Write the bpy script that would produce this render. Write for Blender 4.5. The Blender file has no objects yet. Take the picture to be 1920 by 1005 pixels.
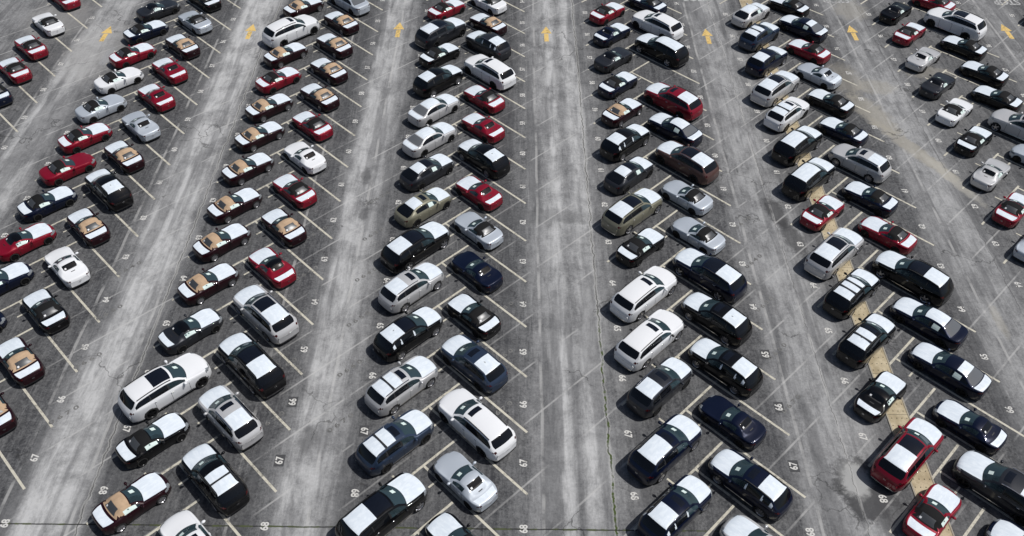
import bpy, bmesh, math, random
import numpy as np
from mathutils import Vector, Matrix

random.seed(7)
scene = bpy.context.scene
PI = math.pi
P = 3.95                                   # metres from one painted stall number to the next

# ---------------------------------------------------------------- camera (a drone 41.9 m up)
def make_camera():
    f_px, pitch, yaw, roll, height = 1667.26, 0.781626, 0.00196919, 0.0125223, 10.59581 * P
    cp, sp = math.cos(pitch), math.sin(pitch)
    fw = Vector((math.sin(yaw) * cp, math.cos(yaw) * cp, -sp))
    rt = Vector((math.cos(yaw), -math.sin(yaw), 0.0))
    up = rt.cross(fw)
    r2 = rt * math.cos(roll) + up * math.sin(roll)
    u2 = -rt * math.sin(roll) + up * math.cos(roll)
    cam = bpy.data.cameras.new('camera')
    o = bpy.data.objects.new('camera', cam)
    scene.collection.objects.link(o)
    m = Matrix((r2, u2, -fw)).transposed().to_4x4()
    m.translation = Vector((0, 0, height))
    o.matrix_world = m
    cam.sensor_width = 36.0
    cam.sensor_fit = 'HORIZONTAL'
    cam.lens = 36.0 * f_px / 1920.0
    cam.clip_start, cam.clip_end = 0.5, 3000.0
    scene.camera = o
make_camera()

# ---------------------------------------------------------------- daylight
SUN_ELEV = math.radians(59.5)
world = bpy.data.worlds.new('World'); scene.world = world
world.use_nodes = True
wn = world.node_tree
wn.nodes.clear()
sky = wn.nodes.new('ShaderNodeTexSky'); sky.sky_type = 'NISHITA'; sky.sun_disc = False
sky.sun_elevation = SUN_ELEV; sky.sun_rotation = math.radians(90)
sky.air_density = 1.0; sky.dust_density = 2.5; sky.ozone_density = 1.0
bgn = wn.nodes.new('ShaderNodeBackground'); bgn.inputs['Strength'].default_value = 0.05
won = wn.nodes.new('ShaderNodeOutputWorld')
wn.links.new(sky.outputs[0], bgn.inputs[0]); wn.links.new(bgn.outputs[0], won.inputs[0])
sun = bpy.data.lights.new('sun', 'SUN'); sun.energy = 3.4; sun.angle = math.radians(.8); sun.color = (1.0, .98, .955)
so = bpy.data.objects.new('sun', sun); scene.collection.objects.link(so)
so.rotation_euler = (0, PI / 2 - SUN_ELEV, 0); so.location = (60, 40, 100)

scene.view_settings.view_transform = 'Standard'
scene.view_settings.look = 'None'
scene.view_settings.exposure = 0.0
scene.view_settings.gamma = 1.0
scene.cycles.max_bounces = 6
scene.cycles.transparent_max_bounces = 8

# ---------------------------------------------------------------- object helpers
def link(o):
    scene.collection.objects.link(o); return o
def mesh_of(name, verts, faces, smooth=False, normals=None):
    me = bpy.data.meshes.new(name)
    me.from_pydata([tuple(map(float, v)) for v in verts], [], [tuple(map(int, f)) for f in faces])
    me.update()
    if smooth:
        me.polygons.foreach_set('use_smooth', [True] * len(me.polygons))
        if normals is not None: me.normals_split_custom_set_from_vertices([tuple(map(float, n)) for n in normals])
    return me
def obj(name, me, mat, parent=None, kind=None):
    o = bpy.data.objects.new(name, me); link(o)
    if not me.materials: me.materials.append(None)
    o.material_slots[0].link = 'OBJECT'
    o.material_slots[0].material = mat
    if parent is not None: o.parent = parent
    if kind: o['kind'] = kind
    return o
class MB:
    """collects simple shapes into one mesh"""
    def __init__(s): s.v, s.f = [], []
    def poly(s, pts):
        n = len(s.v); s.v += [tuple(p) for p in pts]; s.f.append(tuple(range(n, n + len(pts))))
    def box(s, x0, x1, y0, y1, z0, z1):
        n = len(s.v)
        s.v += [(x, y, z) for z in (z0, z1) for x, y in ((x0, y0), (x1, y0), (x1, y1), (x0, y1))]
        s.f += [tuple(n + i for i in q) for q in ((0, 3, 2, 1), (4, 5, 6, 7), (0, 1, 5, 4), (1, 2, 6, 5), (2, 3, 7, 6), (3, 0, 4, 7))]
    def ell(s, c, r, nu=12, nv=8):
        n = len(s.v)
        for i in range(nv + 1):
            a = PI * i / nv
            for j in range(nu):
                b = 2 * PI * j / nu
                s.v.append((c[0] + r[0] * math.sin(a) * math.cos(b), c[1] + r[1] * math.sin(a) * math.sin(b), c[2] + r[2] * math.cos(a)))
        for i in range(nv):
            for j in range(nu):
                k = (j + 1) % nu
                s.f.append((n + i * nu + j, n + (i + 1) * nu + j, n + (i + 1) * nu + k, n + i * nu + k))
    def strip(s, pts, w, z):
        """flat painted strip of width w along a polyline"""
        for (x0, y0), (x1, y1) in zip(pts[:-1], pts[1:]):
            d = Vector((x1 - x0, y1 - y0)); d.normalize(); nx, ny = -d.y * w / 2, d.x * w / 2
            s.poly([(x0 - nx, y0 - ny, z), (x1 - nx, y1 - ny, z), (x1 + nx, y1 + ny, z), (x0 + nx, y0 + ny, z)])
    def mesh(s, name, smooth=False): return mesh_of(name, s.v, s.f, smooth)

# ---------------------------------------------------------------- materials
def new_mat(name):
    m = bpy.data.materials.new(name); m.use_nodes = True
    return m, m.node_tree, m.node_tree.nodes['Principled BSDF']
class NT:
    def __init__(s, t): s.t = t
    def n(s, typ, **kw):
        q = s.t.nodes.new(typ)
        for k, v in kw.items(): setattr(q, k, v)
        return q
    def put(s, sock, v):
        if isinstance(v, bpy.types.NodeSocket): s.t.links.new(v, sock)
        elif isinstance(v, (tuple, list)) and len(v) == 3 and sock.type == 'RGBA': sock.default_value = (*v, 1)
        else: sock.default_value = v
    def math(s, op, a, b=None, c=None, clamp=False):
        q = s.n('ShaderNodeMath', operation=op, use_clamp=clamp)
        for i, v in enumerate((a, b, c)):
            if v is not None: s.put(q.inputs[i], v)
        return q.outputs[0]
    def noise(s, vec, scale, detail=4, rough=.55, dist=0.0):
        q = s.n('ShaderNodeTexNoise'); s.put(q.inputs['Vector'], vec)
        q.inputs['Scale'].default_value = scale; q.inputs['Detail'].default_value = detail
        q.inputs['Roughness'].default_value = rough; q.inputs['Distortion'].default_value = dist
        return q.outputs['Fac']
    def step(s, v, a, b, lo=0.0, hi=1.0):
        q = s.n('ShaderNodeMapRange', interpolation_type='SMOOTHSTEP'); s.put(q.inputs[0], v)
        for i, u in enumerate((a, b, lo, hi)): s.put(q.inputs[i + 1], u)
        return q.outputs[0]
    def mix(s, f, a, b, mode='MIX'):
        q = s.n('ShaderNodeMix', data_type='RGBA', blend_type=mode)
        s.put(q.inputs[0], f); s.put(q.inputs[6], a); s.put(q.inputs[7], b)
        return q.outputs[2]
    def vmul(s, vec, xyz):
        q = s.n('ShaderNodeVectorMath', operation='MULTIPLY'); s.put(q.inputs[0], vec); q.inputs[1].default_value = xyz
        return q.outputs[0]
    def vadd(s, vec, xyz):
        q = s.n('ShaderNodeVectorMath', operation='ADD'); s.put(q.inputs[0], vec); q.inputs[1].default_value = xyz
        return q.outputs[0]
    def sep(s, vec):
        q = s.n('ShaderNodeSeparateXYZ'); s.put(q.inputs[0], vec); return q.outputs
    def worldpos(s): return s.n('ShaderNodeNewGeometry').outputs['Position']

def plain(name, col, rough=.6, metal=0.0, coat=0.0, vary=.12, scale=9.0, spec=None):
    """one colour with slight procedural unevenness"""
    m, t, b = new_mat(name); k = NT(t)
    tc = k.n('ShaderNodeTexCoord').outputs['Object']
    f = k.noise(tc, scale, 3)
    lo = tuple(c * (1 - vary) for c in col); hi = tuple(min(1, c * (1 + vary * .6)) for c in col)
    t.links.new(k.mix(k.step(f, .3, .7), lo, hi), b.inputs['Base Color'])
    b.inputs['Roughness'].default_value = rough; b.inputs['Metallic'].default_value = metal
    b.inputs['Coat Weight'].default_value = coat; b.inputs['Coat Roughness'].default_value = .06
    if spec is not None: b.inputs['Specular IOR Level'].default_value = spec
    return m
def paint(name, col, metal=.0, rough=.42):
    """car paint: flake colour under clear coat, a little road dust"""
    m, t, b = new_mat(name); k = NT(t)
    tc = k.n('ShaderNodeTexCoord').outputs['Object']
    dust = k.step(k.noise(tc, 2.2, 5, .6), .45, .8, 0, .05)
    t.links.new(k.mix(dust, col, tuple(c * .85 + .03 for c in col)), b.inputs['Base Color'])
    b.inputs['Metallic'].default_value = metal; b.inputs['Roughness'].default_value = rough
    b.inputs['Coat Weight'].default_value = .7; b.inputs['Coat Roughness'].default_value = .05
    dark = max(col) < .03
    b.inputs['Specular IOR Level'].default_value = .08 if dark else .22
    if dark: b.inputs['Roughness'].default_value = .28; b.inputs['Coat Roughness'].default_value = .03
    return m

PAINT = {
 'white': paint('paint_white', (.80, .81, .825), 0, .5),
 'platinum': paint('paint_platinum', (.55, .55, .555), .25, .42),
 'silver': paint('paint_silver', (.52, .565, .62), .25, .42),
 'red': paint('paint_red', (.235, .003, .018), .2, .40),
 'black': paint('paint_black', (.0028, .0028, .0034), 0, .4),
 'navy': paint('paint_navy', (.004, .0075, .024), .2, .4),
 'gunmetal': paint('paint_gunmetal', (.024, .026, .032), .3, .38),
 'maroon': paint('paint_maroon', (.017, .003, .006), .1, .4),
 'zircon': paint('paint_zircon', (.215, .205, .15), .2, .45),
 'brown': paint('paint_brown', (.10, .052, .045), .25, .42),
 'slate': paint('paint_slate', (.024, .040, .075), .25, .40),
}
def film_mat():
    m, t, b = new_mat('protective_film'); k = NT(t)
    tc = k.n('ShaderNodeTexCoord').outputs['Object']
    w = k.noise(k.vmul(tc, (1.0, 2.2, 1.0)), 2.6, 4, .55, .6)
    t.links.new(k.mix(k.step(w, .35, .7), (.70, .765, .83), (.79, .85, .90)), b.inputs['Base Color'])
    b.inputs['Roughness'].default_value = .33
    bp = k.n('ShaderNodeBump'); bp.inputs['Strength'].default_value = .10; bp.inputs['Distance'].default_value = .02
    t.links.new(w, bp.inputs['Height']); t.links.new(bp.outputs[0], b.inputs['Normal'])
    return m
def cloth_mat(name, col):
    m, t, b = new_mat(name); k = NT(t)
    tc = k.n('ShaderNodeTexCoord').outputs['Object']
    f = k.noise(tc, 60, 3); g = k.noise(tc, 3, 4)
    c1 = k.mix(k.step(g, .3, .75), tuple(c * .86 for c in col), tuple(min(1, c * 1.1) for c in col))
    t.links.new(c1, b.inputs['Base Color']); b.inputs['Roughness'].default_value = .85
    b.inputs['Specular IOR Level'].default_value = .25
    bp = k.n('ShaderNodeBump'); bp.inputs['Strength'].default_value = .25; bp.inputs['Distance'].default_value = .004
    t.links.new(f, bp.inputs['Height']); t.links.new(bp.outputs[0], b.inputs['Normal'])
    return m
def glass_mat(name, tint, clear, rough=.04):
    """tinted pane: a clear share that shows the cabin, the rest a dark coated surface"""
    m, t, b = new_mat(name); k = NT(t)
    b.inputs['Base Color'].default_value = (*tint, 1); b.inputs['Roughness'].default_value = rough
    b.inputs['IOR'].default_value = 1.5
    tr = k.n('ShaderNodeBsdfTransparent'); tr.inputs[0].default_value = (.72, .86, .90, 1)
    mx = k.n('ShaderNodeMixShader')
    fr = k.n('ShaderNodeFresnel'); fr.inputs['IOR'].default_value = 1.5
    k.put(mx.inputs[0], k.math('SUBTRACT', clear, fr.outputs[0], clamp=True))
    t.links.new(b.outputs[0], mx.inputs[1]); t.links.new(tr.outputs[0], mx.inputs[2])
    t.links.new(mx.outputs[0], t.nodes['Material Output'].inputs[0])
    return m
M = dict(
 film=film_mat(), tan=cloth_mat('tan_canvas', (.49, .345, .225)), canvas=cloth_mat('black_canvas', (.009, .009, .0095)),
 glass=glass_mat('windscreen_glass', (.030, .052, .062), .52), privacy=glass_mat('privacy_glass', (.004, .005, .007), .12),
 roofglass=plain('roof_glass', (.006, .008, .014), .12), backlight=glass_mat('rear_glass', (.13, .137, .147), .08), canvasglass=glass_mat('soft_top_glass', (.055, .059, .065), .05, .34),
 plastic=plain('black_plastic', (.013, .013, .014), .6), tyre=plain('tyre_rubber', (.014, .014, .014), .85),
 blackrim=plain('black_alloy', (.012, .012, .013), .3, .5), silverrim=plain('silver_alloy', (.50, .50, .52), .3, .9),
 liner=plain('wheel_liner', (.006, .006, .006), .9), seat=plain('seat_leather', (.022, .021, .021), .6),
 tanseat=plain('tan_leather', (.30, .17, .09), .6), dash=plain('dashboard', (.018, .018, .020), .7),
 paper=plain('paper_sheet', (.68, .80, .76), .6, vary=.05), tag=plain('white_tag', (.85, .85, .85), .6, vary=.03),
 tail=plain('tail_lamp', (.055, .004, .005), .12, vary=.3), lamp=plain('head_lamp', (.30, .32, .34), .1, .3),
 chrome=plain('chrome', (.65, .65, .66), .15, 1.0), seam=plain('shut_line', (.006, .006, .006), .8),
)

# ---------------------------------------------------------------- the lot
YR, YL = 5.84, 6.345                                       # row 68, in stall pitches
XR = {-3: -9.858, -2: -6.557, -1: -3.171, 0: .210, 1: 3.954, 2: 7.340, 3: 10.85, 4: 14.3}
XL = {-2: -8.833, -1: -5.448, 0: -2.065, 1: 1.695, 2: 5.043, 3: 8.482, 4: 11.92}
DYR = {3: .2}; DYL = {3: .07, 4: .1}

def asphalt():
    m, t, b = new_mat('asphalt'); k = NT(t)
    pos = k.worldpos(); q = k.vmul(pos, (1 / P, 1 / P, 1 / P))          # in stall pitches
    wob = k.noise(k.vmul(q, (1.2, .5, 0)), 1.0, 3)
    x, y, _ = k.sep(q)
    xw = k.math('ADD', x, k.math('MULTIPLY', k.math('SUBTRACT', wob, .5), .30))
    # how worn and bleached the surface is across the lot: pale drive lanes, dark bays
    stops = [(-12.5, .45), (-11.2, .35), (-10.3, .15), (-9.95, .2), (-9.7, .75), (-9.15, .7), (-8.95, .3), (-8.7, .12), (-6.75, .10), (-6.52, .40), (-6.32, .95), (-5.85, .90), (-5.6, .42),
             (-5.4, .12), (-3.4, .10), (-3.15, .28), (-2.98, .85), (-2.62, .78), (-2.35, .42), (-2.1, .15), (-.1, .10), (.15, .22), (.5, .45), (.68, .62), (.80, .95), (1.0, .50), (1.18, .92), (1.40, .72),
             (1.46, .40), (1.8, .26), (2.05, .10), (3.8, .12), (4.05, .42), (4.55, .60), (5.1, .48), (5.3, .2), (7.2, .12), (7.5, .42), (7.9, .62), (8.25, .58), (8.6, .25), (10.7, .15), (11.0, .40), (11.6, .5), (12.2, .2)]
    import itertools
    tot = None
    # ramps hold 32 stops: split the profile in two
    for part in (stops[:23], stops[22:]):
        a, c = part[0][0], part[-1][0]
        r = k.n('ShaderNodeValToRGB'); cr = r.color_ramp; cr.interpolation = 'EASE'
        k.put(r.inputs[0], k.math('DIVIDE', k.math('SUBTRACT', xw, a), c - a, clamp=True))
        while len(cr.elements) > 1: cr.elements.remove(cr.elements[-1])
        for i, (sx, v) in enumerate(part):
            e = cr.elements[0] if i == 0 else cr.elements.new((sx - a) / (c - a))
            e.position = (sx - a) / (c - a); e.color = (v, v, v, 1)
        s_ = k.n('ShaderNodeRGBToBW'); t.links.new(r.outputs[0], s_.inputs[0])
        tot = (s_.outputs[0], ) if tot is None else tot + (s_.outputs[0],)
    sel = k.math('GREATER_THAN', xw, stops[22][0])
    base = k.math('ADD', k.math('MULTIPLY', tot[0], k.math('SUBTRACT', 1, sel)), k.math('MULTIPLY', tot[1], sel))
    # streaks along the driving direction, blotches, grain
    st1 = k.noise(k.vmul(q, (6.5, 1.1, 0)), 1.0, 12, .74, .35)
    st2 = k.noise(k.vmul(q, (16.0, 1.4, 0)), 1.0, 5, .65, .5)
    st3 = k.noise(k.vmul(k.vadd(q, (4, 4, 0)), (46.0, 1.6, 0)), 1.0, 3, .6)
    bl = k.noise(q, 1.3, 12, .74, .3)
    bl2 = k.noise(k.vadd(q, (31, 7, 0)), 5.0, 10, .76, .3)
    gr = k.noise(pos, 7.0, 4, .85)
    gr2 = k.noise(pos, 3.2, 5, .75)
    w = k.math('MULTIPLY', base, k.step(st1, .32, .60, .55, 1.03))
    w = k.math('MULTIPLY', w, k.step(bl, .38, .56, .66, 1.06))
    w = k.math('ADD', w, .02)
    w = k.math('ADD', w, k.math('MULTIPLY', k.math('SUBTRACT', st2, .5), .34))
    w = k.math('ADD', w, k.math('MULTIPLY', k.math('SUBTRACT', bl2, .5), .30))
    w = k.math('ADD', w, k.math('MULTIPLY', k.math('SUBTRACT', gr2, .5), .38))
    w = k.math('ADD', w, k.math('MULTIPLY', k.math('SUBTRACT', gr, .5), .62))
    w = k.math('ADD', w, k.math('MULTIPLY', k.step(st3, .60, .72), .12), clamp=True)
    col = k.mix(w, (.041, .042, .046), (.485, .485, .482))
    # scuffs and salt-like flecks
    fl = k.math('MULTIPLY', k.step(k.noise(k.vadd(pos, (3, 9, 0)), 2.6, 9, .78, .4), .60, .70), k.step(k.noise(q, 1.3, 3), .40, .62, 0, .55))
    col = k.mix(fl, col, (.40, .40, .395))
    # tyre tracks: dark wandering bands along the lanes
    tr = k.noise(k.vmul(k.vadd(q, (3, 50, 0)), (3.2, .18, 0)), 1.0, 3, .5)
    col = k.mix(k.step(tr, .52, .60, 0, .42), col, (.075, .076, .08))
    def blob(cx, cy, rx, ry, c, amt, rot=0.0, edge=.5):
        nonlocal col
        dx, dy = k.math('SUBTRACT', x, cx), k.math('SUBTRACT', y, cy)
        ca, sa = math.cos(rot), math.sin(rot)
        u = k.math('ADD', k.math('MULTIPLY', dx, ca / rx), k.math('MULTIPLY', dy, sa / rx))
        v = k.math('ADD', k.math('MULTIPLY', dx, -sa / ry), k.math('MULTIPLY', dy, ca / ry))
        d = k.math('SQRT', k.math('ADD', k.math('MULTIPLY', u, u), k.math('MULTIPLY', v, v)))
        d = k.math('ADD', d, k.math('MULTIPLY', k.math('SUBTRACT', bl2, .5), 1.5))
        col = k.mix(k.math('MULTIPLY', k.step(d, 1.0, 1.0 - edge), amt), col, c)
    # silt, oil and dried puddles with shapes of their own
    sand = (.36, .335, .28)
    blob(7.45, 15.3, .35, 1.0, sand, .55, .35); blob(7.95, 14.0, .22, 1.5, sand, .6, .5); blob(7.2, 16.6, .45, .8, sand, .35)
    blob(7.75, 16.3, .55, .35, sand, .40); blob(8.1, 19.6, .5, .6, sand, .35); blob(8.35, 13.2, .16, 1.0, (.45, .43, .38), .5, .4)
    blob(7.85, 9.6, .10, .5, sand, .35); blob(9.1, 16.9, .7, .3, sand, .3)
    blob(4.78, 12.2, .22, .55, (.04, .04, .042), .75, .2); blob(4.95, 11.5, .22, .6, (.045, .045, .047), .7, .2)
    blob(4.84, 6.50, .46, .55, (.05, .05, .052), .85, 0, .30); blob(4.76, 6.62, .27, .36, (.40, .40, .39), .85); blob(5.08, 6.1, .40, .35, (.07, .07, .073), .6)
    blob(-2.75, 13.1, .12, .30, (.07, .07, .073), .6); blob(-2.65, 12.0, .10, .25, (.07, .07, .073), .6); blob(.45, 12.0, 1.3, .28, (.08, .081, .083), .35)
    blob(-9.25, 17.4, .9, 1.6, (.36, .355, .345), .45); blob(-10.6, 18.8, 1.0, 1.2, (.34, .335, .325), .45); blob(-8.95, 17.15, .15, .5, (.45, .46, .48), .25)
    blob(-2.85, 7.2, .20, .30, (.08, .08, .082), .5); blob(9.9, 8.6, 2.2, .06, (.02, .02, .021), .5, -.02)
    # oil drips where engines stand, small repairs
    drip = k.math('MULTIPLY', k.step(k.noise(k.vadd(pos, (17, 5, 0)), 1.15, 4, .55), .63, .70), k.step(base, .30, .14, 0, .5))
    col = k.mix(drip, col, (.028, .028, .029))
    # ghosts of old stall lines, slanting across bays and lanes
    fade = k.step(k.noise(k.vadd(q, (9, 2, 0)), 1.6, 5, .6), .40, .58, 0, .52)
    def line(dist, half, c, amt):
        nonlocal col
        d = k.math('ABSOLUTE', dist)
        col = k.mix(k.math('MULTIPLY', k.step(d, half, half * .45), amt), col, c)
    s = k.math('SUBTRACT', k.math('SUBTRACT', y, k.math('MULTIPLY', x, .978)), .27)
    s = k.math('SUBTRACT', k.math('FRACT', s), .5)
    s = k.math('SUBTRACT', .5, k.math('ABSOLUTE', s))
    inlane = k.step(base, .14, .30, .50, 1.0)
    line(s, .026, (.50, .495, .48), k.math('MULTIPLY', fade, inlane))
    for xl in (-6.70, -5.72, -3.67, -2.63, .47, 4.12, 4.72, 7.70, 11.25, -9.95):
        wv = k.math('MULTIPLY', k.math('SUBTRACT', wob, .5), .10)
        line(k.math('ADD', k.math('SUBTRACT', x, xl), wv), .030, (.50, .495, .48), k.math('MULTIPLY', fade, .9))
    # paving seams with cracks, weeds in the near ones
    crk = k.math('MULTIPLY', k.math('SUBTRACT', k.noise(k.vmul(q, (1, 2.2, 0)), 1.7, 5, .65), .5), .14)
    for xl, hw in ((-5.61, .016), (1.415, .018), (4.72, .008), (8.30, .008)):
        d = k.math('ADD', k.math('SUBTRACT', x, xl), crk)
        line(d, hw * 2.2, (.50, .495, .47), .35 if hw > .01 else 0.0)
        line(d, hw * .75, (.02, .02, .02), k.step(k.noise(k.vadd(q, (8, 1, 0)), 1.8, 4), .36, .52, .15, .65))
        if xl == 1.415:
            weed = k.math('MULTIPLY', k.step(k.noise(q, 9, 3), .42, .58), k.step(y, 10.2, 8.6))
            line(d, .022, (.060, .085, .025), weed)
    far = k.math('MULTIPLY', k.step(x, 3.3, 2.0), .9)
    d = k.math('ADD', k.math('SUBTRACT', y, 5.838), k.math('MULTIPLY', crk, .25))
    line(d, .012, (.018, .018, .018), far)
    line(d, .018, (.07, .085, .035), k.math('MULTIPLY', far, k.step(k.noise(q, 8, 3), .44, .60)))
    # fine random cracks
    vor = k.n('ShaderNodeTexVoronoi', feature='DISTANCE_TO_EDGE'); vor.inputs['Scale'].default_value = .55
    vv = k.n('ShaderNodeVectorMath', operation='ADD'); k.put(vv.inputs[0], q)
    nz = k.n('ShaderNodeTexNoise'); k.put(nz.inputs['Vector'], q); nz.inputs['Scale'].default_value = 2.5; nz.inputs['Detail'].default_value = 5
    sc_ = k.n('ShaderNodeVectorMath', operation='SCALE'); t.links.new(nz.outputs['Color'], sc_.inputs[0]); sc_.inputs['Scale'].default_value = .9
    t.links.new(sc_.outputs[0], vv.inputs[1]); t.links.new(vv.outputs[0], vor.inputs['Vector'])
    line(vor.outputs['Distance'], .008, (.02, .02, .02), k.step(k.noise(k.vadd(q, (5, 5, 0)), .7, 3), .50, .60, 0, .55))
    t.links.new(col, b.inputs['Base Color'])
    b.inputs['Roughness'].default_value = .9; b.inputs['Specular IOR Level'].default_value = .25
    bp = k.n('ShaderNodeBump'); bp.inputs['Strength'].default_value = .35; bp.inputs['Distance'].default_value = .02
    t.links.new(gr, bp.inputs['Height']); t.links.new(bp.outputs[0], b.inputs['Normal'])
    return m
g = MB(); g.poly([(-700, -300, 0), (700, -300, 0), (700, 1400, 0), (-700, 1400, 0)])
gr_o = obj('ground', g.mesh('ground'), asphalt(), kind='structure')
gr_o['label'] = 'worn grey asphalt of the car storage lot'; 

def road_paint(name, col, cover=.75):
    """old paint, rubbed through to the asphalt in places"""
    m, t, b = new_mat(name); k = NT(t)
    pos = k.worldpos()
    f = k.noise(pos, 5.0, 6, .7); f2 = k.noise(pos, .7, 3)
    w = k.step(k.math('ADD', f, k.math('MULTIPLY', k.math('SUBTRACT', f2, .5), .5)), .28, .28 + .3 / cover)
    t.links.new(k.mix(w, tuple(.35 * c + .02 for c in col), col), b.inputs['Base Color'])
    b.inputs['Roughness'].default_value = .75
    return m
LINEP = road_paint('line_paint', (.56, .53, .44), 1.15); NUMP = road_paint('number_paint', (.60, .59, .56), 1.5)
ARROWP = road_paint('arrow_paint', (.72, .50, .17), 1.3); PATCHP = plain('patch_paint', (.062, .063, .066), .9)
STOPP = road_paint('stop_paint', (.48, .48, .47), .9)
Z1, Z2 = .004, .008
def mark(name, mb, mat, label):
    o = obj(name, mb.mesh(name), mat, kind='structure'); o['label'] = label; return o

ORD = {-3: 'first', -2: 'second', -1: 'third', 0: 'fourth', 1: 'fifth', 2: 'sixth', 3: 'seventh', 4: 'eighth'}
LW = .14
def stall_lines():
    for pair in range(-3, 5):
        mb = MB()
        for j in range(-3, 17):
            if pair in XR:
                X0, Y0 = XR[pair], YR + DYR.get(pair, 0) + j
                a, e = (X0 - 1.38, Y0 + .94), (X0 + .05, Y0 - .49)
                mb.strip([(a[0] * P, a[1] * P), (e[0] * P, e[1] * P)], LW, Z1)
                tx, ty = X0 - 1.165, Y0 + .725
                if j % 1 == 0: mb.strip([((tx - .022) * P, (ty - .022) * P), ((tx - .125) * P, (ty - .125) * P)], LW * .8, Z1)
            if pair in XL:
                X0, Y0 = XL[pair], YL + DYL.get(pair, 0) + j
                a, e = (X0 + 1.325, Y0 + .875), (X0 - .05, Y0 - .5)
                if pair == 3: a = (X0 + 1.05, Y0 + .60)
                mb.strip([(a[0] * P, a[1] * P), (e[0] * P, e[1] * P)], LW, Z1 + .003)
                tx, ty = X0 + .6, Y0 + .15
                mb.strip([((tx - .022) * P, (ty + .022) * P), ((tx - .125) * P, (ty + .125) * P)], LW * .8, Z1 + .0015)
        if mb.f: mark('road_marking', mb, LINEP, 'cream herringbone stall lines of the %s double row' % ORD[pair])
stall_lines()

_text = {}
def text_mesh(s, bold=.028):
    if s not in _text:
        cu = bpy.data.curves.new('lettering', 'FONT'); cu.body = s; cu.align_x = 'CENTER'; cu.align_y = 'CENTER'; cu.offset = bold; cu.resolution_u = 3
        o = bpy.data.objects.new('lettering', cu); link(o)
        dg = bpy.context.evaluated_depsgraph_get(); dg.update()
        me = bpy.data.meshes.new_from_object(o.evaluated_get(dg)); bpy.data.objects.remove(o)
        me.name = 'lettering'; _text[s] = me
    return _text[s]
def lettering(s, x, y, rot, sx, sy, mat, label):
    o = obj('road_marking', text_mesh(s), mat, kind='structure')
    o.location = (x, y, Z2); o.rotation_euler = (0, 0, rot); o.scale = (sx, sy, 1); o['label'] = label
    return o
for pair in range(-3, 5):
    for side, XX, Y0, d in (('right', XR, YR, DYR), ('left', XL, YL, DYL)):
        if pair not in XX: continue
        for n in range(54, 70):
            X0, Y1 = XX[pair], Y0 + d.get(pair, 0) + 68 - n
            lettering(str(n), X0 * P, Y1 * P, PI / 2 if side == 'right' else -PI / 2, .49, .58, NUMP,
                      'white number %d painted at the %s edge of the %s double row' % (n, side, ORD[pair]))
            if (pair, side, n) in {(1, 'right', 65), (1, 'right', 66), (1, 'right', 67), (-1, 'right', 67), (-1, 'right', 66), (0, 'left', 67)}:
                mb = MB(); w = .30
                mb.poly([((X0 - .07) * P, (Y1 - .095) * P, Z1), ((X0 + .07) * P, (Y1 - .095) * P, Z1), ((X0 + .07) * P, (Y1 + .095) * P, Z1), ((X0 - .07) * P, (Y1 + .095) * P, Z1)])
                mark('road_marking', mb, PATCHP, 'dark repainted patch under number %d of the %s double row' % (n, ORD[pair]))
GHOST = road_paint('ghost_paint', (.21, .208, .20), .6)
for lane, x0, words_ in ((-2, -6.42, ('0670', '0660', '0650', '0640')), (-1, -3.42, ('0670', '0660', '0650', '0640', '0630')), (-1, -2.42, ('0670', '0660', '0650', '0640', '0630', '0620')), (1, 4.15, ('0670', '0660', '0650', '0640', '0630')), (0, -.12, ('0670', '0660', '0650'))):
    for i, wd in enumerate(words_):
        yy = .978 * x0 + .27 + .5 + round(5.84 + i + 1.1 - .978 * x0 - .27) + .075
        lettering(' '.join(wd), x0 * P, yy * P, math.radians(44.4), .62, .40, GHOST, 'ghost of old stall digits along a faded line').location.z = .006
for i, (ax, ay) in enumerate([(-9.306, 18.465), (-6.048, 18.639), (-2.654, 18.793), (.759, 18.681), (4.469, 18.658), (7.882, 18.887), (11.515, 19.036)]):
    mb = MB(); ax *= P; ay *= P
    mb.poly([(ax, ay, Z1), (ax - .5, ay - 1.25, Z1), (ax + .5, ay - 1.25, Z1)])
    mb.poly([(ax - .20, ay - 1.33, Z1), (ax - .20, ay - 2.65, Z1), (ax + .20, ay - 2.65, Z1), (ax + .20, ay - 1.33, Z1)])
    mark('road_marking', mb, ARROWP, 'yellow arrow painted in the %s drive lane' % ['first', 'second', 'third', 'fourth', 'fifth', 'sixth', 'seventh'][i])
for i, sx in enumerate((4.45, 7.87, 12.05)):
    lettering('STOP', sx * P, 20.12 * P, PI, 1.05, 1.55, STOPP, 'faded white STOP lettering at the far end of the %s lane' % ('fifth', 'sixth', 'seventh')[i])

# ---------------------------------------------------------------- drain trench with tan cover slabs
def slab_mat():
    m, t, b = new_mat('tan_concrete'); k = NT(t)
    pos = k.worldpos()
    f = k.noise(pos, 1.3, 5, .6); g2 = k.noise(pos, 14, 3, .7)
    c1 = k.mix(k.step(f, .35, .65), (.36, .295, .185), (.55, .47, .32))
    c1 = k.mix(k.step(g2, .35, .75, 0, .35), c1, (.27, .22, .145))
    t.links.new(c1, b.inputs['Base Color']); b.inputs['Roughness'].default_value = .9
    return m
SLAB, HOLE = slab_mat(), plain('drain_hole', (.006, .006, .006), .95)
SX0, SX1, SL = 5.495 * P, 5.815 * P, .76 * P
def slab_meshes():
    mb = MB(); w = SX1 - SX0; g_ = .012; z = .024
    mb.box(.05, w - .05, g_, SL - g_, .004, z)
    hb = MB()
    for i in range(4):
        for j in range(6):
            cx = .05 + (w - .10) * (i + .5 + (.12 if j % 2 else -.12)) / 4; cy = SL * (j + .5) / 6
            hb.poly([(cx + .032 * math.cos(2 * PI * q / 10), cy + .032 * math.sin(2 * PI * q / 10), z + .003) for q in range(10)])
    return mb.mesh('drain_cover'), hb.mesh('hole')
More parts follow.
